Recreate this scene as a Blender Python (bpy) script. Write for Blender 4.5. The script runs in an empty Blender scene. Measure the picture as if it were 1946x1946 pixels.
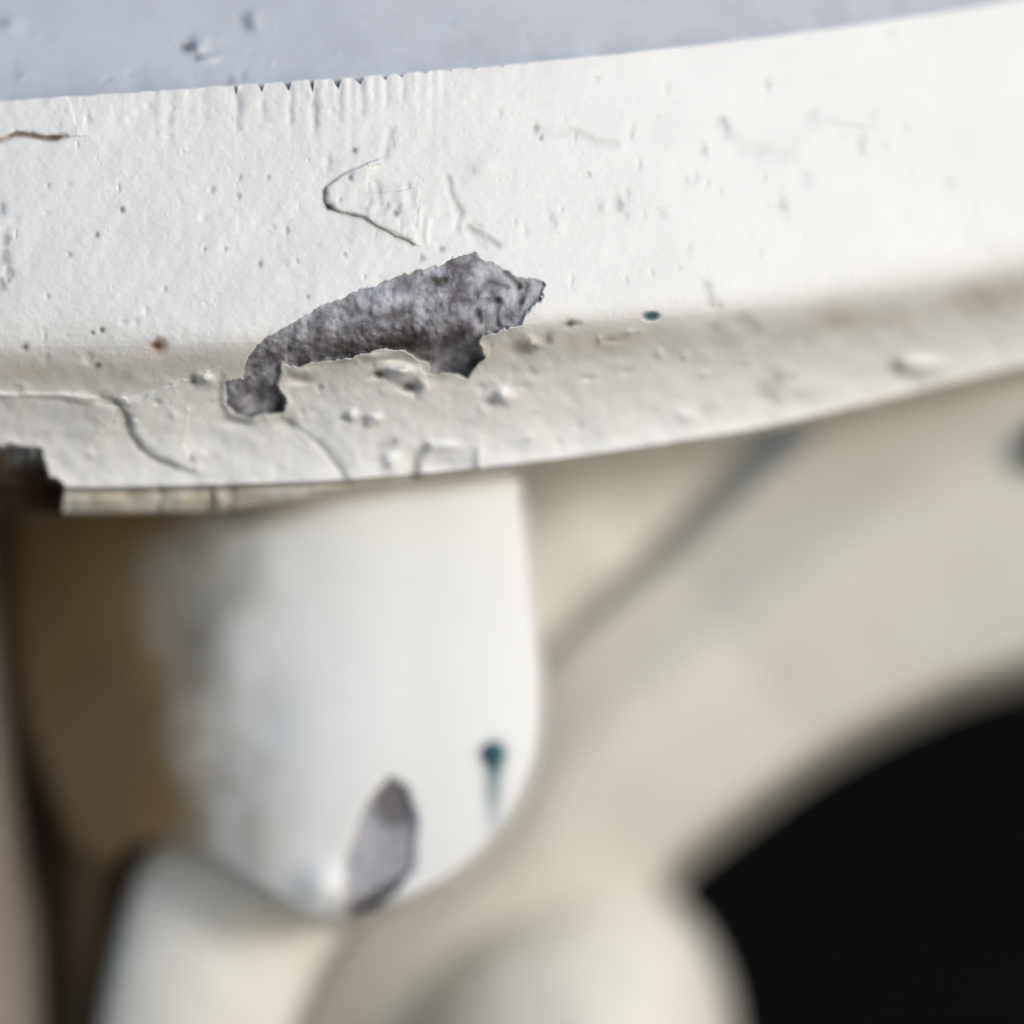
import bpy, math
import numpy as np

# ------------------------------------------------------------------ camera, sky, sun, exposure
sc = bpy.context.scene
COL = sc.collection
PITCH = math.radians(10.0)          # the camera looks a little down on the ledge
DIST, FIELD = 1.0, 0.20             # metres to the plane in focus, width of that plane
CAM_Z = 1.6
cam_d = bpy.data.cameras.new('camera')
cam = bpy.data.objects.new('camera', cam_d)
COL.objects.link(cam)
cam.location = (0, 0, CAM_Z)
cam.rotation_euler = (math.radians(90) - PITCH, 0, 0)
cam_d.sensor_width = 36
cam_d.lens = 36 * DIST / FIELD
cam_d.clip_start, cam_d.clip_end = 0.05, 500
cam_d.dof.use_dof = True
cam_d.dof.focus_distance = DIST + 0.004
cam_d.dof.aperture_fstop = 2.1
sc.camera = cam

SUN_EL, SUN_AZ = math.radians(20), math.radians(141)
world = bpy.data.worlds.new('World')
sc.world = world
world.use_nodes = True
wn = world.node_tree
sky = wn.nodes.new('ShaderNodeTexSky')
sky.sky_type = 'NISHITA'
sky.sun_disc = False
sky.dust_density = 0.92
sky.ozone_density = 1.2
sky.sun_elevation = SUN_EL
sky.sun_rotation = SUN_AZ
wn.links.new(sky.outputs[0], wn.nodes['Background'].inputs[0])
wn.nodes['Background'].inputs[1].default_value = 0.15

sun_d = bpy.data.lights.new('sun', 'SUN')
sun_d.energy = 1.5
sun_d.angle = math.radians(12)
sun_d.color = (1.0, 0.985, 0.96)
sun = bpy.data.objects.new('sun', sun_d)
COL.objects.link(sun)
from mathutils import Vector
sdir = Vector((math.sin(SUN_AZ) * math.cos(SUN_EL), math.cos(SUN_AZ) * math.cos(SUN_EL), math.sin(SUN_EL)))
sun.rotation_euler = sdir.to_track_quat('Z', 'Y').to_euler()
sun.location = (1, -1, 3)

sc.view_settings.view_transform = 'Standard'
sc.view_settings.look = 'None'
sc.view_settings.exposure = 0.07
sc.view_settings.gamma = 1
sc.cycles.use_denoising = True

# ------------------------------------------------------------------ helpers
CP, SP = math.cos(PITCH), math.sin(PITCH)
MM = 0.001

def world_pts(px, py, d):
    """photo position (of 1946) at depth d metres behind the plane in focus -> world"""
    px, py, d = np.broadcast_arrays(np.asarray(px, float), np.asarray(py, float), np.asarray(d, float))
    k = FIELD / 1946 * (DIST + d) / DIST
    x = (px - 973) * k
    u = -(py - 973) * k
    f = DIST + d
    return np.stack([x, f * CP + u * SP, CAM_Z - f * SP + u * CP], -1).reshape(-1, 3)

def vnoise(x, y, s, seed):
    r = np.random.RandomState(seed).rand(128, 128)
    u, v = x / s + 1000.37, y / s + 1000.71
    iu, iv = np.floor(u).astype(int), np.floor(v).astype(int)
    fu, fv = u - iu, v - iv
    fu, fv = fu * fu * (3 - 2 * fu), fv * fv * (3 - 2 * fv)
    a, b = r[iu % 128, iv % 128], r[(iu + 1) % 128, iv % 128]
    c, d = r[iu % 128, (iv + 1) % 128], r[(iu + 1) % 128, (iv + 1) % 128]
    return (a * (1 - fu) + b * fu) * (1 - fv) + (c * (1 - fu) + d * fu) * fv - 0.5

def fbm(x, y, s, seed, n=4, g=0.5):
    t, a = 0, 1
    for i in range(n):
        t = t + a * vnoise(x + 13.7 * i, y - 7.1 * i, s / 2 ** i, seed + i)
        a *= g
    return t

def sstep(a, b, x):
    t = np.clip((x - a) / (b - a), 0, 1)
    return t * t * (3 - 2 * t)

def curve(pts, x, smooth=60):
    p = np.array(pts, float)
    xs = np.linspace(p[0, 0], p[-1, 0], 2400)
    ys = np.interp(xs, p[:, 0], p[:, 1])
    st = xs[1] - xs[0]
    n = int(3 * smooth / st)
    k = np.exp(-0.5 * (np.arange(-n, n + 1) * st / smooth) ** 2)
    k /= k.sum()
    lo = ys[0] + (ys[1] - ys[0]) * np.arange(-n, 0)
    hi = ys[-1] + (ys[-1] - ys[-2]) * np.arange(1, n + 1)
    ys = np.convolve(np.concatenate([lo, ys, hi]), k, 'valid')
    return np.interp(x, xs, ys)

def polydist(x, y, pts, closed=False):
    p = np.array(pts, float)
    if closed:
        p = np.vstack([p, p[:1]])
    best = np.full(x.shape, 1e9)
    side = np.zeros(x.shape)
    for (x0, y0), (x1, y1) in zip(p[:-1], p[1:]):
        dx, dy = x1 - x0, y1 - y0
        L = dx * dx + dy * dy + 1e-9
        t = np.clip(((x - x0) * dx + (y - y0) * dy) / L, 0, 1)
        dd = np.hypot(x - x0 - t * dx, y - y0 - t * dy)
        m = dd < best
        best = np.where(m, dd, best)
        side = np.where(m, np.sign(dx * (y - y0) - dy * (x - x0)), side)
    return best, side

def inside(x, y, pts):
    p = np.array(pts, float)
    r = np.zeros(x.shape, bool)
    q = np.roll(p, 1, 0)
    for (x0, y0), (x1, y1) in zip(p, q):
        if y0 == y1:
            continue
        c = ((y0 > y) != (y1 > y)) & (x < (x1 - x0) * (y - y0) / (y1 - y0) + x0)
        r ^= c
    return r

def sdf(x, y, pts):                     # positive inside
    d, _ = polydist(x, y, pts, True)
    return np.where(inside(x, y, pts), d, -d)

def build(name, v, faces, mat, parent=None, attrs=None, smooth=True):
    faces = np.asarray(faces, np.int64)
    used, inv = np.unique(faces, return_inverse=True)
    v = v[used]
    inv = inv.reshape(faces.shape)
    me = bpy.data.meshes.new(name)
    k = faces.shape[1]
    me.vertices.add(len(v))
    me.vertices.foreach_set('co', v.astype(np.float32).ravel())
    me.loops.add(inv.size)
    me.loops.foreach_set('vertex_index', inv.astype(np.int32).ravel())
    me.polygons.add(len(inv))
    me.polygons.foreach_set('loop_start', np.arange(0, inv.size, k, dtype=np.int32))
    me.polygons.foreach_set('loop_total', np.full(len(inv), k, np.int32))
    me.polygons.foreach_set('use_smooth', np.full(len(inv), smooth, bool))
    for an, av in (attrs or {}).items():
        at = me.attributes.new(an, 'FLOAT', 'POINT')
        at.data.foreach_set('value', np.asarray(av, np.float32).ravel()[used])
    me.update()
    me.validate()
    me.materials.append(mat)
    o = bpy.data.objects.new(name, me)
    COL.objects.link(o)
    if parent is not None:
        o.parent = parent
    return o

def quads(nr, nc, wrap=False):
    i = np.arange(nr * nc).reshape(nr, nc)
    if wrap:
        i = np.hstack([i, i[:, :1]])
    return np.stack([i[:-1, :-1], i[1:, :-1], i[1:, 1:], i[:-1, 1:]], -1).reshape(-1, 4)

def tag(o, label=None, cat=None, kind=None, group=None):
    if label: o['label'] = label
    if cat: o['category'] = cat
    if kind: o['kind'] = kind
    if group: o['group'] = group
    return o

def resample(pts, n, closed=False, smooth=0):
    p = np.array(pts, float)
    if closed:
        p = np.vstack([p, p[:1]])
    s = np.concatenate([[0], np.cumsum(np.hypot(*np.diff(p, axis=0).T))])
    t = np.linspace(0, s[-1], n, endpoint=not closed)
    q = np.stack([np.interp(t, s, p[:, 0]), np.interp(t, s, p[:, 1])], -1)
    for _ in range(smooth):
        if closed:
            q = 0.25 * np.roll(q, 1, 0) + 0.5 * q + 0.25 * np.roll(q, -1, 0)
        else:
            q[1:-1] = 0.25 * q[:-2] + 0.5 * q[1:-1] + 0.25 * q[2:]
    return q

# ------------------------------------------------------------------ materials
def new_mat(name, rough=0.5, spec=0.4):
    m = bpy.data.materials.new(name)
    m.use_nodes = True
    nt = m.node_tree
    b = nt.nodes['Principled BSDF']
    b.inputs['Roughness'].default_value = rough
    b.inputs['Specular IOR Level'].default_value = spec
    return m, nt, b

def noise_node(nt, scale, detail=6, rough=0.6, dist=0):
    tc = nt.nodes.get('Texture Coordinate') or nt.nodes.new('ShaderNodeTexCoord')
    n = nt.nodes.new('ShaderNodeTexNoise')
    n.inputs['Scale'].default_value = scale
    n.inputs['Detail'].default_value = detail
    n.inputs['Roughness'].default_value = rough
    n.inputs['Distortion'].default_value = dist
    nt.links.new(tc.outputs['Object'], n.inputs['Vector'])
    return n.outputs['Fac']

def ramp(nt, fac, stops):
    r = nt.nodes.new('ShaderNodeValToRGB')
    e = r.color_ramp.elements
    while len(e) < len(stops):
        e.new(0.5)
    for k, (p, c) in enumerate(stops):
        e[k].position = p
        e[k].color = (*c, 1) if len(c) == 3 else c
    nt.links.new(fac, r.inputs['Fac'])
    return r.outputs['Color']

def mix(nt, fac, a, b):
    m = nt.nodes.new('ShaderNodeMix')
    m.data_type = 'RGBA'
    for sock, val in ((m.inputs[0], fac), (m.inputs[6], a), (m.inputs[7], b)):
        if isinstance(val, tuple):
            sock.default_value = (*val, 1)
        elif isinstance(val, (int, float)):
            sock.default_value = val
        else:
            nt.links.new(val, sock)
    return m.outputs[2]

def attr(nt, name):
    a = nt.nodes.new('ShaderNodeAttribute')
    a.attribute_name = name
    return a.outputs['Fac']

def bump(nt, b, h, strength, dist):
    n = nt.nodes.new('ShaderNodeBump')
    n.inputs['Strength'].default_value = strength
    n.inputs['Distance'].default_value = dist
    nt.links.new(h, n.inputs['Height'])
    nt.links.new(n.outputs['Normal'], b.inputs['Normal'])

def paint_mat(name, c0, c1, stains=(), scale=60, rough=0.5, bs=0.25):
    m, nt, b = new_mat(name, rough, 0.35)
    col = ramp(nt, noise_node(nt, scale, 8, 0.65), [(0.3, c0), (0.7, c1)])
    for an, c in stains:
        col = mix(nt, attr(nt, an), col, c)
    nt.links.new(col, b.inputs['Base Color'])
    bump(nt, b, noise_node(nt, 900, 5, 0.6), bs, 0.0004)
    return m

M_WHITE = paint_mat('white_paint', (0.72, 0.72, 0.715), (0.785, 0.785, 0.78),
                    [('warm', (0.45, 0.405, 0.325)), ('rust', (0.27, 0.135, 0.055)), ('teal', (0.03, 0.10, 0.14)), ('dirt', (0.085, 0.08, 0.075))])
M_BLUE = paint_mat('blue_grey_paint', (0.58, 0.59, 0.615), (0.66, 0.67, 0.69), [('dirt', (0.07, 0.075, 0.09))])  # blue-grey tint puts the slope's sky-lit shade into its base colour
M_CREAM = paint_mat('aged_white_paint', (0.635, 0.605, 0.545), (0.725, 0.705, 0.655), [('dirt', (0.10, 0.09, 0.08))], scale=14)
M_CORBEL = paint_mat('stained_white_paint', (0.77, 0.77, 0.76), (0.83, 0.83, 0.83),
                     [('tan', (0.37, 0.34, 0.285)), ('brown', (0.225, 0.138, 0.058)), ('teal', (0.03, 0.11, 0.15)), ('dirt', (0.10, 0.08, 0.07))], scale=20)

def stone_mat(name, dark, mid, light, deep):
    m, nt, b = new_mat(name, 0.9, 0.15)
    f = nt.nodes.new('ShaderNodeMath'); f.operation = 'ADD'
    nt.links.new(noise_node(nt, 420, 6, 0.7), f.inputs[0])
    nt.links.new(attr(nt, 'tone'), f.inputs[1])
    col = ramp(nt, f.outputs[0], [(0.28, dark), (0.52, mid), (0.78, light)])
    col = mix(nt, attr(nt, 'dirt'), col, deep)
    nt.links.new(col, b.inputs['Base Color'])
    bump(nt, b, noise_node(nt, 1500, 5, 0.7), 0.6, 0.0005)
    return m

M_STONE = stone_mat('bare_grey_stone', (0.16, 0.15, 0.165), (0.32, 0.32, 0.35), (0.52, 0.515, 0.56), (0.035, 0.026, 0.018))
M_CORE = stone_mat('dark_rotten_core', (0.03, 0.018, 0.012), (0.085, 0.062, 0.048), (0.20, 0.21, 0.21), (0.045, 0.026, 0.016))
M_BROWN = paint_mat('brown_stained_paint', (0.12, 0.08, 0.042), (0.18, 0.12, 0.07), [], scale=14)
M_BLACK = paint_mat('black_board', (0.004, 0.004, 0.0045), (0.006, 0.006, 0.0065), [], rough=1.0)  # near-black base stands in for the darkness of the opening
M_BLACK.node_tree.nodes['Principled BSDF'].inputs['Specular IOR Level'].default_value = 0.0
M_POST = paint_mat('weathered_brown_grey_paint', (0.20, 0.17, 0.14), (0.28, 0.245, 0.21), [('dirt', (0.1, 0.09, 0.08))], scale=14)
M_NAIL = paint_mat('teal_nail', (0.02, 0.09, 0.12), (0.035, 0.13, 0.17), [], rough=0.6)
M_HOLE = paint_mat('dark_bolt', (0.05, 0.045, 0.055), (0.09, 0.08, 0.09), [], rough=0.6)
M_UNSEEN_GROUND = paint_mat('sandy_ground', (0.30, 0.26, 0.21), (0.38, 0.335, 0.28), [], scale=3, rough=0.9)

# ------------------------------------------------------------------ unseen ground added for warm bounce, and a black sheet painted as the void
g = build('ground', np.array([[-80, -80, 0], [80, -80, 0], [80, 80, 0], [-80, 80, 0]], float), [[0, 1, 2, 3]], M_UNSEEN_GROUND, smooth=False)
tag(g, 'sandy ground far below the ledge', kind='structure')

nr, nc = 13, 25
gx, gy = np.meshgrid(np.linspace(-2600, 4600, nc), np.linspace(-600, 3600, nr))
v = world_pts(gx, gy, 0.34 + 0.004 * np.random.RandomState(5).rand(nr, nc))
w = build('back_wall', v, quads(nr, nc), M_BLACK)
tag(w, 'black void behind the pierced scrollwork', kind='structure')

# ------------------------------------------------------------------ the ledge
S = 1946 / 1932
def sc_pts(p): return [(a * S, b * S) for a, b in p]
T_P = sc_pts([(-900, 258), (0, 190), (250, 175), (450, 160), (700, 143), (1000, 118), (1250, 93), (1450, 70), (1650, 42), (1870, 8), (1932, -4), (2700, -170)])
M_P = sc_pts([(-900, 690), (0, 655), (250, 652), (420, 648), (600, 640), (800, 630), (1000, 612), (1150, 603), (1300, 594), (1500, 574), (1700, 545), (1932, 508), (2700, 350)])
L_P = sc_pts([(-900, 890), (0, 915), (200, 918), (600, 908), (800, 893), (1000, 872), (1200, 845), (1450, 805), (1600, 770), (1800, 720), (1932, 688), (2700, 500)])

def recede(x):
    return 0.034 * np.clip((x - 650) / 1296, 0, 2) ** 1.8 + 0.004 * np.clip((650 - x) / 650, 0, 3) ** 2

xs = np.concatenate([np.linspace(-900, -90, 60), np.linspace(-88, 2030, 1330), np.linspace(2035, 2700, 60)])
Tx, Mx, Lx = curve(T_P, xs), curve(M_P, xs), curve(L_P, xs)
rsx = np.random.RandomState(11)
NOTCH = [(451, 5, 22), (500, 8, 18), (551, 10, 20), (596, 6, 26), (645, 11, 21), (687, 13, 17), (735, 8, 11), (766, 10, 8), (812, 9, 5), (858, 7, 6), (905, 10, 5), (957, 6, 5), (1001, 8, 4)]
notch = np.zeros_like(xs)
for c, wd, dp in NOTCH:
    notch = np.maximum(notch, dp * np.clip(1 - np.abs(xs - c + 2) / (wd * np.where(xs > c - 2, 0.7, 1.25)), 0, 1) ** 1.1)
rag = 3.0 * fbm(xs, xs * 0 + 3, 26, 3, 3) * sstep(1500, 900, xs)
Te = Tx + notch + rag
strip = np.interp(xs, [-900, 420, 560, 760, 1000, 2700], [50, 50, 34, 16, 12, 10])
NF, NC, NB = 300, 175, 26
rows = []
for t in np.linspace(0, 1, NF):
    rows.append(Te + (Mx - Te) * t)
for t in np.linspace(0, 1, NC + 1)[1:]:
    rows.append(Mx + (Lx - Mx) * t)
for t in np.linspace(0, 1, NB + 1)[1:]:
    rows.append(Lx + strip * t)
Y = np.array(rows)
X = np.broadcast_to(xs, Y.shape).copy()
off = Y - Mx
hc = Lx - Mx
wr = 11 + 12 * sstep(800, 1900, X) + 24 * sstep(460, 100, X)
oe = wr * np.logaddexp(0, off / wr)
sN = np.clip(oe / hc, 0, 1.05)
D = 0.007 * np.clip(-off / 470, 0, 1.3) + 0.021 * (1 - np.clip(1 - sN, 0, 1) ** 1.7)
lip = np.clip((Y - Lx) / strip, 0, 1)
D += np.where(Y > Lx, 0.0045 * sstep(0, 0.25, lip) + 0.002 * lip - 0.0015 * np.sin(np.pi * lip) , 0)
D += recede(X)

H = np.zeros_like(Y)                    # relief toward the camera, mm
A = {k: np.zeros_like(Y) for k in ('dirt', 'warm', 'rust', 'teal', 'tone')}
core = (X > -90) & (X < 2032)

def sub(x0, y0, x1, y1, pad):
    return np.nonzero((X > x0 - pad) & (X < x1 + pad) & (Y > y0 - pad) & (Y < y1 + pad))

def groove(pts, wd, depth, dirt_shade=0.0, kind='dirt', taper=True):
    p = np.array(pts, float)
    ix = sub(*p.min(0), *p.max(0), wd * 4)
    x, y = X[ix], Y[ix]
    jx, jy = 3 * fbm(x, y, 18, 71, 2), 3 * fbm(x, y, 18, 75, 2)
    d, _ = polydist(x + jx, y + jy, pts)
    e = np.exp(-0.5 * (d / wd) ** 2) * (0.75 + 0.7 * vnoise(x, y, 22, 79))
    H[ix] -= depth * e
    A[kind][ix] = np.clip(A[kind][ix] + dirt_shade * e, 0, 1)

def step(pts, height, decay, sgn=1):
    """one side of the line stands proud, falling off away from the line"""
    p = np.array(pts, float)
    ix = sub(*p.min(0), *p.max(0), decay * 2.5)
    x, y = X[ix], Y[ix]
    d, s = polydist(x + 3 * fbm(x, y, 20, 81, 2), y + 3 * fbm(x, y, 20, 85, 2), pts)
    q = s * sgn * d
    # fade beyond the ends of the line
    e0 = np.hypot(x - p[0, 0], y - p[0, 1]); e1 = np.hypot(x - p[-1, 0], y - p[-1, 1])
    endf = np.where(d > 0.97 * np.minimum(e0, e1), np.exp(-(d / 14.0)), 1)
    H[ix] += height * sstep(-2, 3, q) * np.exp(-np.clip(q, 0, None) / decay) * endf

def blob(cx, cy, rx, ry, h, dirt_shade=0.0, kind='dirt', sharp=2.0):
    ix = sub(cx, cy, cx, cy, max(rx, ry) * 3)
    x, y = X[ix], Y[ix]
    r = np.hypot((x - cx) / rx, (y - cy) / ry) * (1 + 0.5 * vnoise(x, y, max(6, rx), 91))
    e = np.exp(-r ** sharp)
    H[ix] += h * e
    A[kind][ix] = np.clip(A[kind][ix] + dirt_shade * e, 0, 1)

# plaster / brush texture
rough_l = 0.35 + 0.65 * sstep(1500, 400, X)
H += core * rough_l * (0.24 * fbm(X + 0.55 * Y, Y * 0.55, 58, 21, 3) + 0.15 * fbm(X, Y, 16, 31, 3) + 0.5 * fbm(X, Y, 260, 41, 2))
pit = np.clip(vnoise(X, Y, 13, 51) + vnoise(X, Y, 6, 53) - 0.62, 0, 1)
H -= core * rough_l * 0.55 * pit
# brush combing below the top edge
topd = Y - Te
comb = vnoise(X, Y * 0 + 5, 11, 61) + 0.6 * vnoise(X + 0.05 * Y, Y * 0 + 9, 23, 63)
H += core * 0.30 * comb * np.exp(-np.clip(topd, 0, None) / 70) * sstep(150, 330, X) * sstep(1150, 760, X)
for c, wd, dp in NOTCH[:8]:
    groove([(c, curve(T_P, np.array([c]))[0] + dp - 6), (c + 1, curve(T_P, np.array([c]))[0] + dp + 30 + dp * 1.3)], 5, 0.018 * dp, 0.010 * dp)
for c, a, b_ in ((322, 178, 230), (386, 172, 225), (450, 190, 245), (318, 235, 268), (596, 200, 262)):
    groove([(c, a), (c + 1, b_)], 6, 0.18, 0.03)

# top left crack
groove(sc_pts([(-60, 268), (0, 265), (20, 257), (42, 253), (60, 256), (85, 261), (125, 258)]), 3.6, 0.9, 0.8, 'rust')
groove(sc_pts([(20, 257), (45, 253), (85, 261), (110, 259)]), 3.2, 0.6, 0.75)
step(sc_pts([(-60, 268), (0, 265), (20, 257), (60, 256), (85, 261), (150, 256)]), 0.45, 50, -1)
# big paint flake with lifted lower-left edge
FL = sc_pts([(690, 310), (660, 322), (640, 334), (616, 352), (611, 372), (618, 390), (645, 402), (690, 412), (712, 428), (745, 445), (775, 457)])
step(FL, 0.75, 90, -1)
groove(sc_pts([(612, 362), (613, 378), (620, 391)]), 5.0, 0.7, 0.75)
groove(sc_pts([(618, 390), (645, 402), (690, 411), (700, 421), (745, 445), (775, 457)]), 3.6, 0.55, 0.6)
groove(sc_pts([(736, 245), (732, 268), (724, 292)]), 6.5, 0.30, 0.16)
groove(sc_pts([(615, 352), (638, 333), (660, 322)]), 4, 0.3, 0.25)
groove(sc_pts([(845, 338), (850, 360), (862, 390), (868, 402)]), 4.5, 0.45, 0.22)
for _k in range(16):
    _r = np.random.RandomState(700 + _k)
    _x, _y = _r.uniform(670, 900), _r.uniform(320, 430)
    groove([(_x, _y), (_x + _r.uniform(-14, 14), _y + _r.uniform(12, 30)), (_x + _r.uniform(-8, 22), _y + _r.uniform(30, 46))], _r.uniform(4, 8), _r.uniform(-0.4, 0.4), _r.uniform(0, .08))
groove(sc_pts([(884, 430), (900, 440), (942, 463)]), 4.2, 0.5, 0.45)
groove(sc_pts([(710, 346), (714, 372), (722, 392)]), 5, 0.35, 0.15)
groove(sc_pts([(745, 402), (752, 385)]), 4, 0.3, 0.15)
blob(920, 320, 22, 16, 0.5)
# shallow wrinkles to the right
groove(sc_pts([(1016, 246), (1045, 252), (1090, 250), (1120, 268), (1160, 270)]), 6, 0.35, 0.16)
blob(1017, 245, 6, 10, -0.4, 0.35)
groove(sc_pts([(1362, 232), (1375, 255), (1405, 280), (1450, 285), (1490, 292)]), 9, 0.40, 0.13)
groove(sc_pts([(1360, 228), (1372, 250)]), 6, 0.3, 0.15)
step(sc_pts([(1640, 240), (1560, 230), (1500, 280), (1480, 330), (1500, 380)]), 0.35, 60, 1)
blob(1174, 388, 9, 18, -0.6, 0.3); blob(1150, 395, 12, 18, 0.5)
blob(1634, 275, 8, 24, -0.5, 0.12); blob(1528, 338, 14, 16, -0.4, 0.08); blob(1482, 390, 10, 18, -0.4, 0.14)
blob(1540, 220, 18, 12, -0.4, 0.1); blob(1690, 66, 10, 8, -0.4, 0.12); blob(1803, 347, 9, 9, -0.4, 0.12)
blob(1335, 285, 8, 10, -0.3, 0.22); blob(1255, 405, 10, 10, -0.3, 0.1); blob(1060, 430, 14, 24, 0.3)
groove(sc_pts([(1330, 540), (1338, 575), (1350, 590)]), 8, 0.4, 0.15)
for (px, py, r, a) in ((230, 395, 5, .8), (183, 443, 5, .7), (174, 628, 4, .8), (192, 623, 5, .9), (48, 655, 6, .8), (184, 690, 7, .8), (450, 370, 5, .35), (452, 335, 5, .3), (490, 500, 5, .4),
                       (400, 358, 6, .35), (505, 335, 4, .4), (668, 284, 5, .75), (661, 335, 6, .7), (795, 487, 6, .5), (832, 470, 5, .5), (746, 402, 5, .5), (540, 435, 5, .25),
                       (90, 350, 4, .3), (1035, 640, 9, .7), (1075, 612, 8, .6), (1010, 655, 8, .55), (1020, 260, 4, .5), (385, 470, 4, .35), (560, 492, 4, .3), (650, 480, 4, .35), (425, 470, 4, .3),
                       (130, 480, 4, .3), (310, 545, 4, .3), (90, 560, 4, .25), (580, 560, 4, .4), (1190, 255, 5, .15), (1110, 330, 5, .15), (770, 350, 5, .3), (640, 378, 4, .2)):
    blob(px * S, py * S, r, r * 1.15, -0.35, a)
rr = np.random.RandomState(4)
for _ in range(110):
    px = rr.uniform(0, 1900); t = rr.rand()
    py = np.interp(px, xs, Te) + t * (np.interp(px, xs, Mx) - np.interp(px, xs, Te))
    k = 1.0 if px < 900 else 0.45
    blob(px, py, rr.uniform(2.5, 8), rr.uniform(3, 13), -rr.uniform(0.1, 0.35), k * rr.uniform(0, 0.16))
A['warm'] += core * np.clip(0.10 * fbm(X + 0.6 * Y, Y, 170, 107, 4) + 0.03, 0, 1) * sstep(1500, 300, X)
# left margin roughness
for (px, py) in ((2, 395), (8, 455), (6, 490), (15, 520), (2, 540)):
    blob(px, py, 9, 14, -0.6, 0.35)

# warm tone in a band below the edge and on the cove
edge = np.exp(-((off - 38) / 38.0) ** 2)
A['warm'] += core * np.clip(edge * (0.30 + 0.55 * fbm(X, Y, 90, 101, 3)), 0, 1)
A['warm'] += core * np.clip(sstep(20, 60, off) * (0.16 + 0.35 * fbm(X, Y, 130, 111, 3)) * sstep(500, 60, X), 0, 1)
A['warm'] += core * np.clip(sstep(10, 60, off) * 0.22 * sstep(1250, 1750, X), 0, 1)
A['warm'] += np.where(Y > Lx, (0.62 + 0.5 * fbm(X, Y, 60, 113, 2)) * sstep(0, .3, lip), 0)
A['dirt'] += core * np.where(Y > Lx, 0.45 * np.exp(-((lip - 0.12) / 0.12) ** 2), 0)  # thin dark line painted below the lip as its overhang shadow
H += core * sstep(10, 70, off) * (0.8 * fbm(X, Y, 120, 121, 3) + 0.35 * fbm(X, Y, 34, 131, 2))

blob(298 * S, 652 * S, 14, 13, -0.9, 1.0, 'rust'); blob(293 * S, 653 * S, 6, 6, -0.5, 0.6)
blob(364 * S, 719 * S, 9, 9, -0.9, 0.8); blob(388 * S, 716 * S, 15, 10, 2.2)
groove(sc_pts([(420, 712), (414, 750), (418, 770)]), 5, 0.5, 0.35)
step(sc_pts([(-60, 738), (0, 742), (120, 742), (190, 752), (225, 766)]), 1.5, 70, 1)
step(sc_pts([(228, 767), (243, 788), (250, 816), (270, 848), (305, 870), (350, 884)]), 1.6, 90, -1)
groove(sc_pts([(190, 754), (232, 770), (243, 790), (250, 818), (268, 846), (305, 870), (330, 880)]), 5.5, 1.1, 0.5)
groove(sc_pts([(0, 752), (60, 750), (120, 756), (160, 765)]), 5, 0.5, 0.3)
step(sc_pts([(540, 792), (580, 815), (618, 848), (640, 880), (655, 906)]), -0.5, 60, 1)
groove(sc_pts([(600, 838), (628, 862), (645, 890), (650, 912)]), 7, 0.45, 0.14)
groove(sc_pts([(738, 838), (718, 850), (713, 870), (722, 885)]), 7, 0.9, 0.4); blob(738 * S, 868 * S, 14, 18, 0.9)
groove(sc_pts([(800, 848), (788, 862), (784, 895)]), 7, 1.5, 0.8)
blob(848 * S, 880 * S, 46, 20, -1.0, 0.06, sharp=2.2); blob(838 * S, 842 * S, 40, 10, 0.8); blob(904 * S, 866 * S, 9, 22, 1.0)
blob(715 * S, 706 * S, 13, 8, -2.2, 0.9); blob(757 * S, 701 * S, 24, 12, 3.4); blob(770 * S, 731 * S, 18, 9, -2.6, 0.9); blob(797 * S, 728 * S, 10, 16, 1.4); blob(700 * S, 672 * S, 22, 9, 1.4); blob(655 * S, 676 * S, 14, 8, 1.2); blob(560 * S, 702 * S, 18, 9, 1.3)
blob(740 * S, 678 * S, 30, 7, -1.0, 0.15); blob(566 * S, 716 * S, 16, 10, -1.3, 0.2)
blob(646 * S, 789 * S, 9, 8, -0.8, 0.45); blob(685 * S, 796 * S, 9, 8, -0.8, 0.45); blob(664 * S, 786 * S, 10, 10, 1.6); blob(707 * S, 790 * S, 11, 9, 1.4)
blob(602 * S, 732 * S, 7, 7, -0.6, 0.35); blob(925 * S, 760 * S, 11, 11, -0.8, 0.4); blob(948 * S, 748 * S, 16, 14, 2.4); blob(1002 * S, 703 * S, 10, 10, -0.5, 0.25)
blob(975 * S, 655 * S, 18, 16, -1.0, 0.4); blob(1007 * S, 652 * S, 13, 11, 2.0); blob(1080 * S, 612 * S, 16, 6, -0.6, 0.35)
blob(450 * S, 795 * S, 24, 9, -0.9, 0.35); blob(545 * S, 800 * S, 14, 12, -0.8, 0.4)
groove(sc_pts([(435, 782), (470, 792), (500, 790)]), 5, -0.9, 0)
blob(1228 * S, 597 * S, 17, 9, -1.3, 1.0, 'teal', sharp=4)
groove(sc_pts([(1395, 605), (1420, 622)]), 10, 0.6, 0.2)
groove(sc_pts([(1460, 722), (1440, 745), (1452, 760)]), 14, 0.9, 0.22); blob(1520 * S, 730 * S, 50, 26, 0.8)
blob(1690 * S, 695 * S, 14, 14, -1.2, 0.6); blob(1735 * S, 690 * S, 40, 15, 2.2)
for c, b_ in ((303, 5), (398, 4), (437, 7)):
    groove([(c, 930), (c + 3, 948), (c - 2, 972)], b_, 1.0, 0.4)
for c, r_, h_ in ((150, 20, .8), (195, 26, 1.2), (250, 24, -.8), (345, 18, .9), (415, 12, 1.6), (480, 30, -.7), (560, 26, .8), (620, 16, -.9)):
    blob(c, 948, r_, 16, h_, 0.05 if h_ > 0 else 0.2)
for _ in range(60):
    px = rr.uniform(0, 1900)
    a, b_ = np.interp(px, xs, Mx), np.interp(px, xs, Lx)
    blob(px, a + rr.uniform(.05, .95) * (b_ - a), rr.uniform(5, 14), rr.uniform(5, 12), rr.choice([-1, 1]) * rr.uniform(.2, .6), rr.uniform(0, .12))

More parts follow.
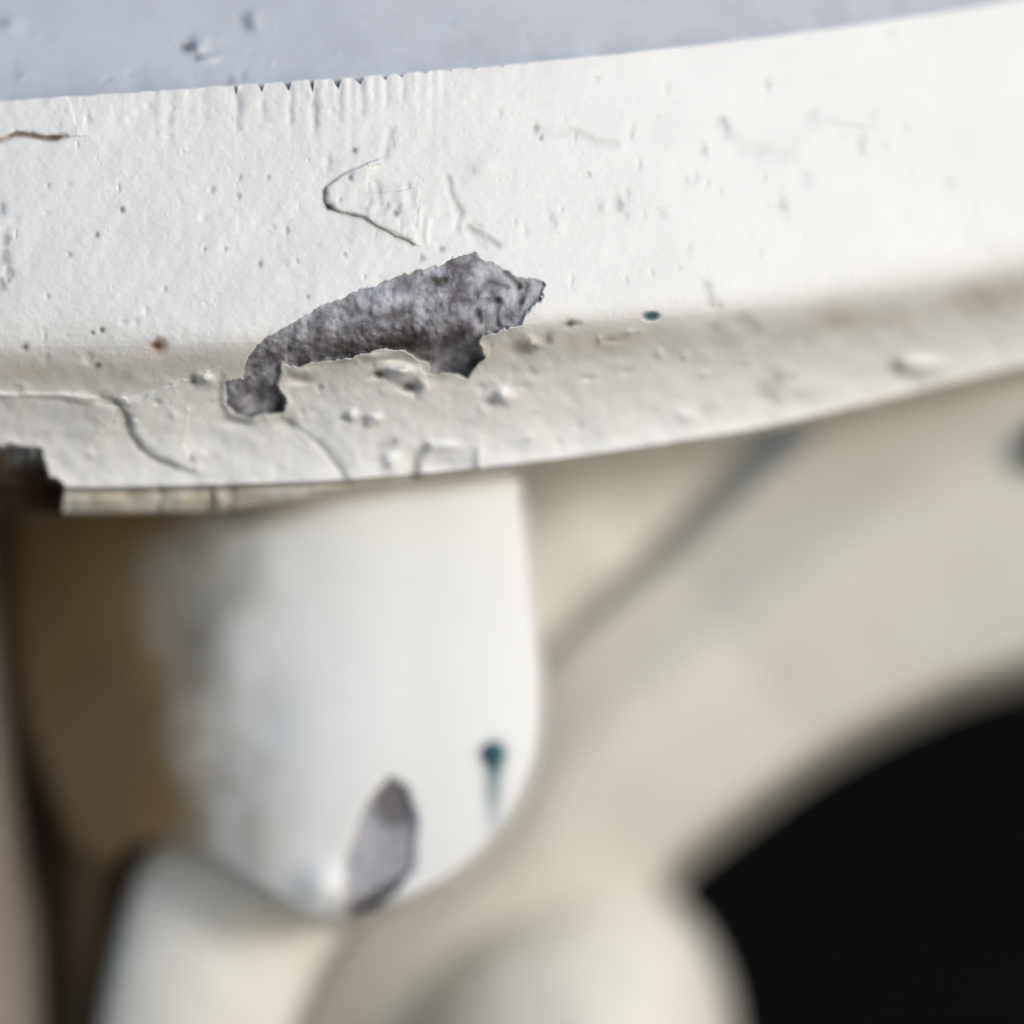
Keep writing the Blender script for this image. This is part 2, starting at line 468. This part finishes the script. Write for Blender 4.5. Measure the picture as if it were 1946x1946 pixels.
# ---- the big chip: bare stone under the paint
CHIP = [(427, 726), (440, 717), (461, 719), (463, 694), (481, 665), (500, 643), (536, 625), (568, 603), (605, 581), (641, 567), (681, 549), (706, 541), (746, 527), (789, 512), (833, 502), (862, 487), (902, 480), (923, 494), (960, 509), (989, 527), (1029, 527), (1038, 541), (1025, 574), (1003, 592), (992, 618), (960, 625), (916, 639), (909, 650), (920, 679), (887, 719), (866, 710), (815, 710), (813, 690), (782, 672), (764, 665), (724, 663), (692, 672), (641, 683), (594, 690), (561, 697), (536, 694), (534, 715), (525, 730), (545, 766), (539, 788), (521, 788), (500, 788), (474, 795), (445, 788), (427, 770)]
ix = sub(427, 480, 1038, 795, 40)
x, y = X[ix], Y[ix]
s = sdf(x, y, CHIP) + 5.0 * fbm(x, y, 16, 141, 3) + np.where(y < 640, 5.0, 2.0) * vnoise(x, y, 7, 147)
cpoly = np.array(CHIP)
CX = np.arange(420, 1045, 3.0)
top, bot = [], []
for c in CX:                                # upper and lower rim of the chip along x
    yy = np.arange(470, 805, 2.0)
    m = inside(np.full_like(yy, c), yy, CHIP)
    top.append(yy[m].min() if m.any() else np.nan); bot.append(yy[m].max() if m.any() else np.nan)
top, bot = np.array(top), np.array(bot); ok = ~np.isnan(top)
yt, yb = np.interp(x, CX[ok], top[ok]), np.interp(x, CX[ok], bot[ok])
q = np.clip((y - yt) / np.maximum(yb - yt, 20), 0, 1)
w_in = sstep(-1.5, 4.5, s)
lowlip = np.exp(-np.clip(yb - y, 0, None) / 26.0)
dep = 0.45 + 1.0 * q + 2.0 * lowlip
dep += 4.2 * np.exp(-(((x - 866) / 58) ** 2 + ((y - 684) / 34) ** 2) ** 1.4)
dep -= 1.3 * np.exp(-(((x - 735) / 40) ** 2 + ((y - 566) / 26) ** 2))
dep += 1.6 * np.exp(-(((x - 834) / 20) ** 2 + ((y - 537) / 9) ** 2))
dep += 1.5 * np.exp(-(((x - 482) / 16) ** 2 + ((y - 750) / 30) ** 2))
dep -= 0.8 * np.exp(-(((x - 445) / 22) ** 2 + ((y - 755) / 28) ** 2))
dep *= 1 - 0.6 * sstep(880, 960, x) * sstep(650, 610, y)
tailw = 1 - 0.65 * np.exp(-(((x - 455) / 40) ** 2 + ((y - 755) / 40) ** 2))
gran = tailw * 1.7 * fbm(x, y, 46, 151, 2) + tailw * 2.4 * np.abs(fbm(x, y, 20, 161, 3)) + 1.5 * vnoise(x, y, 9, 165)
for pts in ([(880, 574), (905, 572), (947, 570)], [(946, 572), (942, 600), (948, 620)], [(905, 592), (912, 612)], [(985, 548), (990, 575)], [(1000, 545), (985, 585)], [(960, 520), (985, 545)], [(905, 560), (925, 540), (960, 545)]):
    d_, _ = polydist(x + 4 * vnoise(x, y, 12, 7), y, pts)
    dep += 0.9 * np.exp(-0.5 * (d_ / 4.5) ** 2)
    A['dirt'][ix] += 0.55 * np.exp(-0.5 * (d_ / 4.0) ** 2)
rimy = np.where(y > yt + 40, 1, 0.12)
H[ix] = np.where(s > -1.5, H[ix] * (1 - w_in) + w_in * (-dep + 0.36 * gran * (1 - 0.6 * sstep(850, 960, x))), H[ix])
H[ix] += np.where(s <= 4, 1.0 * rimy * (0.7 + 1.2 * vnoise(x, y, 22, 149)) * np.exp(-np.clip(-s, 0, None) / 10.0) * (1 - w_in), 0)
in_chip = np.zeros(Y.shape, bool); in_chip[ix] = s > 1.0
tone = -0.03 + 0.42 * fbm(x, y, 28, 171, 3) + 0.16 * sstep(830, 960, x) - 0.10 * sstep(0.35, 1, q)  # random tone, with the lower part darkened as painted shade
tone += 0.25 * np.exp(-(((x - 735) / 30) ** 2 + ((y - 566) / 22) ** 2))
A['tone'][ix] = tone
brown = 0.8 * np.exp(-(((x - 700) / 150) ** 2 + ((y - 665) / 34) ** 2)) + 0.75 * np.exp(-(((x - 830) / 60) ** 2 + ((y - 632) / 22) ** 2)) \
    + 0.8 * np.exp(-(((x - 832) / 18) ** 2 + ((y - 538) / 8) ** 2)) + 0.9 * np.exp(-(((x - 532) / 12) ** 2 + ((y - 770) / 20) ** 2)) \
    + 0.95 * np.exp(-(((x - 905) / 16) ** 2 + ((y - 700) / 20) ** 2)) + 0.5 * np.exp(-(((x - 495) / 12) ** 2 + ((y - 752) / 14) ** 2)) \
    + 0.5 * np.exp(-(((x - 1034) / 8) ** 2 + ((y - 538) / 10) ** 2)) + 0.5 * np.exp(-(((x - 528) / 8) ** 2 + ((y - 705) / 14) ** 2))  # brown painted as shade in the lower recess and hollow, plus dark spots
A['dirt'][ix] = np.where(s > 0, np.clip(A['dirt'][ix] * 0.7 + brown * (0.8 + 0.8 * fbm(x, y, 24, 181, 3)), 0, 1), A['dirt'][ix])
A['warm'][ix] += np.where((s < 2) & (y > yt + 40), 0.34 * np.exp(-np.abs(s) / 7.0), 0)

# ---- the broken corner at the lower left
COREP = sc_pts([(-300, 842), (0, 838), (60, 843), (80, 848), (88, 880), (98, 898), (118, 915), (121, 960), (121, 1000), (-300, 1000)])
ix = sub(-300, 838, 122, 1000, 30)
x, y = X[ix], Y[ix]
s = sdf(x, y, COREP) + 12 * fbm(x, y, 30, 191, 3) + 3 * vnoise(x, y, 8, 193)
w_in = sstep(-2, 6, s)
H[ix] = H[ix] * (1 - w_in) - w_in * (2.0 + 6.0 * sstep(845, 930, y) + 5 * sstep(40, 110, x) * sstep(900, 940, y) - 3.0 * fbm(x, y, 40, 195, 3) - 1.5 * fbm(x * 2, y * .5, 24, 197, 2))
H[ix] += 0.7 * np.exp(-np.clip(-s, 0, None) / 8.0) * (1 - w_in)
A['warm'][ix] += np.where(s < 1, 0.3 * np.exp(-np.clip(-s, 0, None) / 7.0), 0)
in_core = np.zeros(Y.shape, bool); in_core[ix] = s > 1.5
tn = 0.22 * sstep(905, 850, y) + 0.3 * fbm(x * 1.5, y * 0.6, 30, 199, 3) - 0.05
A['tone'][ix] = np.where(s > 0, tn, A['tone'][ix])
A['dirt'][ix] = np.where(s > 0, np.clip(sstep(870, 930, y), 0, 1), A['dirt'][ix])
for k in A:
    if k != 'tone':
        A[k] = np.clip(A[k], 0, 1)

V = world_pts(X, Y, D - H * MM).reshape(Y.shape[0], -1, 3)
# returns: over the top edge backwards, and under the lip backwards
dt, db = D[0], D[-1]
top_back = world_pts(xs, Te + 6, dt + 0.012)
top_far = world_pts(xs, Te + 60, dt + 0.05)
und1 = world_pts(xs, Lx + strip + 2, db + 0.010)
und2 = world_pts(xs, Lx + strip - 20, db + 0.06)
V = np.concatenate([top_far[None], top_back[None], V, und1[None], und2[None]])
padA = {k: np.concatenate([a[:1] * 0, a[:1] * 0, a, a[-1:], a[-1:]]) for k, a in A.items()}
pad2 = lambda m: np.concatenate([np.zeros((2, m.shape[1]), bool), m, np.zeros((2, m.shape[1]), bool)])
F = quads(V.shape[0], V.shape[1])
fc, fk = pad2(in_chip).ravel()[F].all(1), pad2(in_core).ravel()[F].all(1)
VV = V.reshape(-1, 3)
at_p = {k: padA[k] for k in ('dirt', 'warm', 'rust', 'teal')}
at_s = {k: padA[k] for k in ('dirt', 'tone')}
ledge = build('stone_ledge', VV, F[~fc & ~fk], M_WHITE, attrs=at_p)
tag(ledge, 'white painted moulded ledge with a chipped, flaking front edge', 'ledge')
o = build('bare_stone', VV, F[fc], M_STONE, ledge, at_s)
o['label'] = 'rough grey stone bared where the white paint has chipped off'
o = build('broken_core', VV, F[fk], M_CORE, ledge, at_s)
o['label'] = 'dark broken-out corner of the lower edge'

# ------------------------------------------------------------------ the blue-grey slope above the ledge
bx = np.concatenate([np.linspace(-900, -60, 25), np.linspace(-50, 2000, 620), np.linspace(2010, 2700, 25)])
tB = np.concatenate([np.linspace(60, -235, 190), np.linspace(-250, -900, 20)])
BX, BT = np.meshgrid(bx, tB)
X = BX; Y = BT + curve(T_P, bx)[None, :]
H = np.zeros_like(X); A = {'dirt': np.zeros_like(X)}
cb = (X > -60) & (X < 2010)
H += cb * (0.12 * fbm(X, Y, 30, 211, 3) + 0.5 * fbm(X, Y, 220, 215, 2) + 0.07 * vnoise(X, Y, 9, 217))
blob(352 * S, 88 * S, 15, 10, -1.1, 0.85); blob(375 * S, 84 * S, 11, 17, 1.6); blob(372 * S, 108 * S, 8, 6, -0.7, 0.6); blob(394 * S, 110 * S, 17, 7, 1.0)
groove(sc_pts([(458, 30), (464, 42), (468, 48)]), 7, 0.7, 0.6); blob(480 * S, 36 * S, 9, 14, 0.9)
blob(2, 42, 10, 8, -0.7, 0.5); blob(22, 48, 16, 10, 0.7)
groove([(434, 158), (440, 152)], 5, .4, .7); groove([(463, 138), (464, 148)], 4, .4, .4)
rr = np.random.RandomState(9)
for _ in range(45):
    px = rr.uniform(0, 1500)
    blob(px, np.interp(px, bx, curve(T_P, bx)) - rr.uniform(5, 180), rr.uniform(3, 8), rr.uniform(3, 8), rr.choice([-1, 1]) * rr.uniform(.1, .3), rr.uniform(0, .14))
A['dirt'] += cb * np.clip(0.10 * np.exp(BT / 45.0) + 0.25 * fbm(X, Y, 60, 221, 3) * np.exp(BT / 90.0), 0, 1)
A['dirt'] = np.clip(A['dirt'], 0, 1)
Db = 0.0125 + recede(X) - np.minimum(BT, 0) * FIELD / 1946 * 1.15 + np.maximum(BT, 0) * 0.00006
Vb = world_pts(X, Y, Db - H * MM)
top_o = build('sloping_top', Vb, quads(*X.shape), M_BLUE, attrs=A)
tag(top_o, 'blue-grey painted slope with two small dents above the white ledge', 'sloping board')

# ------------------------------------------------------------------ fan and strip builders for the carvings
def fan(outline, centre, depth, thick, nr=90, na=260, smooth=3, power=0.62):
    b = resample(outline, na, True, smooth)
    r = np.linspace(0.0, 1, nr) ** power
    c = np.array(centre, float)
    PX = c[0] + (b[:, 0] - c[0])[None] * r[:, None]
    PY = c[1] + (b[:, 1] - c[1])[None] * r[:, None]
    R = np.broadcast_to(r[:, None], PX.shape)
    D = depth(PX, PY, R)
    bx_, by_ = b[:, 0], b[:, 1]
    PX = np.vstack([PX, bx_[None], (c[0] + (bx_ - c[0]) * 0.9)[None]])
    PY = np.vstack([PY, by_[None], (c[1] + (by_ - c[1]) * 0.9)[None]])
    D = np.vstack([D, D[-1:] + thick * 0.6, D[-1:] + thick])
    return PX, PY, D

def strip_mesh(ca, cb_, depth, nu=120, nv=60, smooth=4):
    a, b = resample(ca, nu, False, smooth), resample(cb_, nu, False, smooth)
    vv = np.linspace(0, 1, nv)[:, None]
    PX = a[:, 0] * (1 - vv) + b[:, 0] * vv
    PY = a[:, 1] * (1 - vv) + b[:, 1] * vv
    U = np.broadcast_to(np.linspace(0, 1, nu)[None], PX.shape)
    W = np.broadcast_to(vv, PX.shape)
    return PX, PY, depth(PX, PY, U, W)

# ------------------------------------------------------------------ hanging carved drop under the ledge
DROP = sc_pts([(20, 900), (500, 890), (800, 890), (975, 890), (992, 960), (1003, 1060), (1014, 1160), (1024, 1260), (1024, 1360), (1016, 1430), (992, 1500), (955, 1565), (905, 1620), (850, 1665), (790, 1695), (740, 1718), (690, 1738), (640, 1745), (590, 1738), (540, 1712), (480, 1672), (420, 1636), (350, 1602), (290, 1585), (245, 1592), (200, 1640), (140, 1600), (90, 1480), (40, 1340), (18, 1150)])

def drop_depth(x, y, r):
    d = 0.042 + 0.066 * np.clip((760 - x) / 740, 0, 1.1) ** 2.2 + 0.003 * np.clip((x - 820) / 205, 0, 2) ** 2
    d += 0.006 * np.clip((y - 1380) / 360, 0, 2) ** 2
    d += 0.008 * np.clip((r - 0.965) / 0.035, 0, 1) ** 2 * np.where(y < 950, 0, 1)
    d -= 0.003 * np.exp(-(((x - 612) / 45) ** 2 + ((y - 1690) / 45) ** 2))
    d -= 0.003 * fbm(x, y, 190, 301, 2) * sstep(650, 400, x)
    return d

PX, PY, DD = fan(DROP, (560, 1290), drop_depth, 0.05, nr=150, na=420)
PATCH = sc_pts([(735, 1462), (770, 1482), (788, 1530), (786, 1640), (748, 1684), (705, 1716), (655, 1736), (640, 1690), (648, 1620), (672, 1545), (705, 1490)])
sp = sdf(PX, PY, PATCH) + 8 * fbm(PX, PY, 40, 311, 2)
DD = DD + 0.0022 * sstep(-2, 8, sp)
bl = 330 + 60 * fbm(PX, PY, 260, 321, 2) + 0.06 * np.abs(PY - 1250)
edge_x = 335 + 0.05 * (PY - 1250) + 60 * fbm(PX, PY, 170, 331, 2)
brn = sstep(85, -60, PX - edge_x + 60 * fbm(PX, PY, 80, 333, 3)) * (0.97 + 0.10 * fbm(PX, PY, 200, 335, 2))
tan = sstep(230, 0, PX - edge_x - 60 * sstep(1250, 1550, PY)) * (0.75 + 1.2 * fbm(PX, PY, 110, 337, 3))
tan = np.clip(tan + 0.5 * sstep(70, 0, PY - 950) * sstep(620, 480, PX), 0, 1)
tan = np.maximum(tan, 0.85 * sstep(130 + 90 * sstep(1250, 1550, PY), 0, PX - edge_x - 30))
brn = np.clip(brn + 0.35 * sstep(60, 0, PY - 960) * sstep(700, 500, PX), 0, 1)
tl = np.exp(-(((PX - 940) / 22) ** 2 + ((PY - 1432) / 26) ** 2)) * 0.8
ds, _ = polydist(PX, PY, sc_pts([(932, 1430), (930, 1500), (932, 1570)]))
tl += 0.85 * np.exp(-(ds / 17) ** 2) * sstep(1640, 1460, PY)
mott = 0.22 * sstep(-0.12, 0.35, fbm(PX + 0.4 * PY, PY, 130, 361, 3)) * sstep(300, 380, PX) * sstep(620, 460, PX) * sstep(1480, 1150, PY)
dirt_shade = mott + 0.75 * np.exp(-(((PX - 690) / 75) ** 2 + ((PY - 1728) / 22) ** 2)) * (PX > 620) + 0.4 * sstep(0.9, 1, np.vstack([np.zeros_like(PX)[:-1], np.ones((1, PX.shape[1]))])) * 0  # mottled dirt, plus a painted shading line below the grey chip
tone = 0.14 - 0.9 * np.exp(-(((PX - 752) / 34) ** 2 + ((PY - 1525) / 42) ** 2)) + 0.1 * fbm(PX, PY, 60, 351, 2)
VV = world_pts(PX, PY, DD)
F = quads(*PX.shape, wrap=True)
fp = (sp > 2).ravel()[F].all(1)
drop = build('carved_drop', VV, F[~fp], M_CORBEL, attrs={'brown': brn, 'tan': tan, 'teal': np.clip(tl, 0, 1), 'dirt': np.clip(dirt_shade, 0, 1)})
tag(drop, 'white carved drop with brown stained left side hanging below the ledge', 'carving')
o = build('bare_patch', VV, F[fp], M_STONE, drop, {'tone': tone, 'dirt': np.clip(0.9 * sstep(-34, 2, PY - (1738 - 0.55 * (PX - 660))), 0, 1)})  # bottom of the chip darkened by the same painted shading line
o['label'] = 'grey chip at the bottom of the drop'
# nail: a domed head on a short shank
c = world_pts(938, 1431, float(drop_depth(np.array([938.]), np.array([1431.]), np.array([.8]))[0]) - 0.0005)[0]
prof = [(0.0, -0.0022), (0.0012, -0.0020), (0.0020, -0.0012), (0.0023, -0.0002), (0.0021, 0.0004), (0.0010, 0.0006), (0.0010, 0.006), (0.0, 0.006)]
na = 20
nv_ = np.array([[c[0] + r * math.cos(6.2832 * k / na), c[1] + z, c[2] + r * math.sin(6.2832 * k / na)] for r, z in prof for k in range(na)])
build('nail', nv_, quads(len(prof), na, wrap=True), M_NAIL, drop)

# ------------------------------------------------------------------ pierced scroll bracket behind
G = sc_pts([(2300, 60), (1800, 465), (1600, 645), (1440, 795), (1320, 905), (1190, 1030), (1075, 1130), (980, 1210), (860, 1355), (760, 1510), (600, 1720), (480, 1900), (400, 2150)])
Hc = sc_pts([(2500, 1180), (2150, 1240), (1932, 1282), (1800, 1320), (1650, 1386), (1520, 1458), (1400, 1545), (1280, 1635), (1220, 1740), (1120, 1830), (1040, 1930), (980, 2020), (930, 2150)])

def band_depth(x, y, u, v):
    d = 0.114 - 0.008 * np.sin(np.pi * np.clip(v, 0, 1)) ** 0.8 - 0.006 * np.exp(-((v - 0.5) / 0.2) ** 2)
    d += 0.030 * np.clip((v - 0.92) / 0.08, 0, 1) ** 2 + 0.028 * np.clip((0.15 - v) / 0.15, 0, 1) ** 1.8 * sstep(1580, 1480, x)
    d += 0.19 * np.clip(u - 0.42, 0, 1) ** 2 - 0.055 * np.clip(0.5 - u, 0, 1)
    return d - 0.001 * fbm(x, y, 240, 401, 2)

PX, PY, DD = strip_mesh(G, Hc, band_depth)
PX = np.vstack([PX[:1], PX, PX[-1:]]); PY = np.vstack([PY[:1], PY, PY[-1:]]); DD = np.vstack([DD[:1] + 0.05, DD, DD[-1:] + 0.05])
br = bpy.data.objects.new('scroll_bracket', None)
COL.objects.link(br)
br.location = world_pts(1400, 1300, 0.16)[0]
tag(br, 'cream carved scroll bracket sweeping round a black opening below the ledge', 'bracket')
bpy.context.view_layer.update()
inv = br.matrix_world.inverted()
def to_br(o):
    o.parent = br
    o.matrix_parent_inverse = inv
    return o
zero = lambda a: {'dirt': np.zeros(a.shape)}
to_br(build('scroll_band', world_pts(PX, PY, DD), quads(*PX.shape), M_CREAM, attrs={'dirt': np.clip(0.10 * fbm(PX, PY, 300, 411, 2), 0, 1)}))

PANEL = sc_pts([(700, 780), (1200, 780), (1700, 640), (1640, 740), (1480, 840), (1350, 950), (1220, 1075), (1060, 1220), (930, 1380), (820, 1600), (700, 1500), (660, 1100)])
PX, PY, DD = fan(PANEL, (1050, 1050), lambda x, y, r: 0.136 - 0.016 * sstep(0.0, 0.25, 1 - r) - 0.003 * fbm(x, y, 160, 421, 2), 0.03, nr=30, na=140)
to_br(build('inner_panel', world_pts(PX, PY, DD), quads(*PX.shape, wrap=True), M_CREAM, attrs=zero(PX)))

VOL = [(1130 * S + (255 if math.cos(a) > 0 else 340) * math.cos(a), 1985 * S + 345 * math.sin(a)) for a in np.linspace(0, 2 * math.pi, 64, endpoint=False)]
PX, PY, DD = fan(VOL, (1130 * S, 1985 * S), lambda x, y, r: 0.144 - 0.040 * np.sqrt(np.clip(1 - r ** 2.0, 0, 1)) - 0.002 * fbm(x, y, 120, 431, 2), 0.05, nr=50, na=160)
to_br(build('scroll_eye', world_pts(PX, PY, DD), quads(*PX.shape, wrap=True), M_CREAM, attrs=zero(PX)))

HOLE = [(1982 * S + 46 * math.cos(a), 840 * S + 62 * math.sin(a)) for a in np.linspace(0, 2 * math.pi, 40, endpoint=False)]  # raised dark disc standing in for the darkness of a second opening
PX, PY, DD = fan(HOLE, (1982 * S, 840 * S), lambda x, y, r: 0.086 - 0.010 * np.sqrt(np.clip(1 - r ** 2.5, 0, 1)), 0.04, nr=16, na=60)
to_br(build('bolt_head', world_pts(PX, PY, DD), quads(*PX.shape, wrap=True), M_HOLE))

# ------------------------------------------------------------------ lower left: post and stems
def column(name, ca, cb_, d0, bulge, mat, label, cat, seed):
    def dep(x, y, u, v):
        return d0 - bulge * np.sqrt(np.clip(1 - (2 * v - 1) ** 2, 0, 1)) - 0.002 * fbm(x, y, 140, seed, 2)
    PX, PY, DD = strip_mesh(ca, cb_, dep, 60, 40)
    PX = np.vstack([PX[:1] + 8, PX, PX[-1:] - 8]); PY = np.vstack([PY[:1], PY, PY[-1:]]); DD = np.vstack([DD[:1] + 0.04, DD, DD[-1:] + 0.04])
    o = build(name, world_pts(PX, PY, DD), quads(*PX.shape), mat, attrs=zero(PX))
    return tag(o, label, cat)

column('lower_leaf', sc_pts([(420, 1380), (315, 1530), (262, 1640), (220, 1780), (188, 1946), (150, 2200)]), sc_pts([(900, 1450), (760, 1600), (655, 1740), (590, 1850), (550, 1946), (480, 2200)]), 0.090, 0.012, M_CREAM,
       'cream carved leaf curving down beneath the white drop', 'carving', 501)
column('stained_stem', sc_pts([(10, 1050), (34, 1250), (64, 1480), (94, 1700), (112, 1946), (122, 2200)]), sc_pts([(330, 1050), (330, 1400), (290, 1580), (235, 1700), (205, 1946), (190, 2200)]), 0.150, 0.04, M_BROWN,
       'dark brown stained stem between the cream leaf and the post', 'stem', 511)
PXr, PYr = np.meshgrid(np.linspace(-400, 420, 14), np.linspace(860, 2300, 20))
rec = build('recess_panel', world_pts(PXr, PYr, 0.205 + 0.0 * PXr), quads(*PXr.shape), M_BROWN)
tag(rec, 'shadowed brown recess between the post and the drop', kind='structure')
column('side_post', sc_pts([(-420, 900), (-420, 1300), (-400, 1500), (-380, 2200)]), sc_pts([(-10, 900), (0, 1200), (35, 1450), (75, 1750), (95, 1946), (110, 2200)]), 0.120, 0.03, M_POST,
       'greyish cream post at the bottom left edge of the photo', 'post', 521)
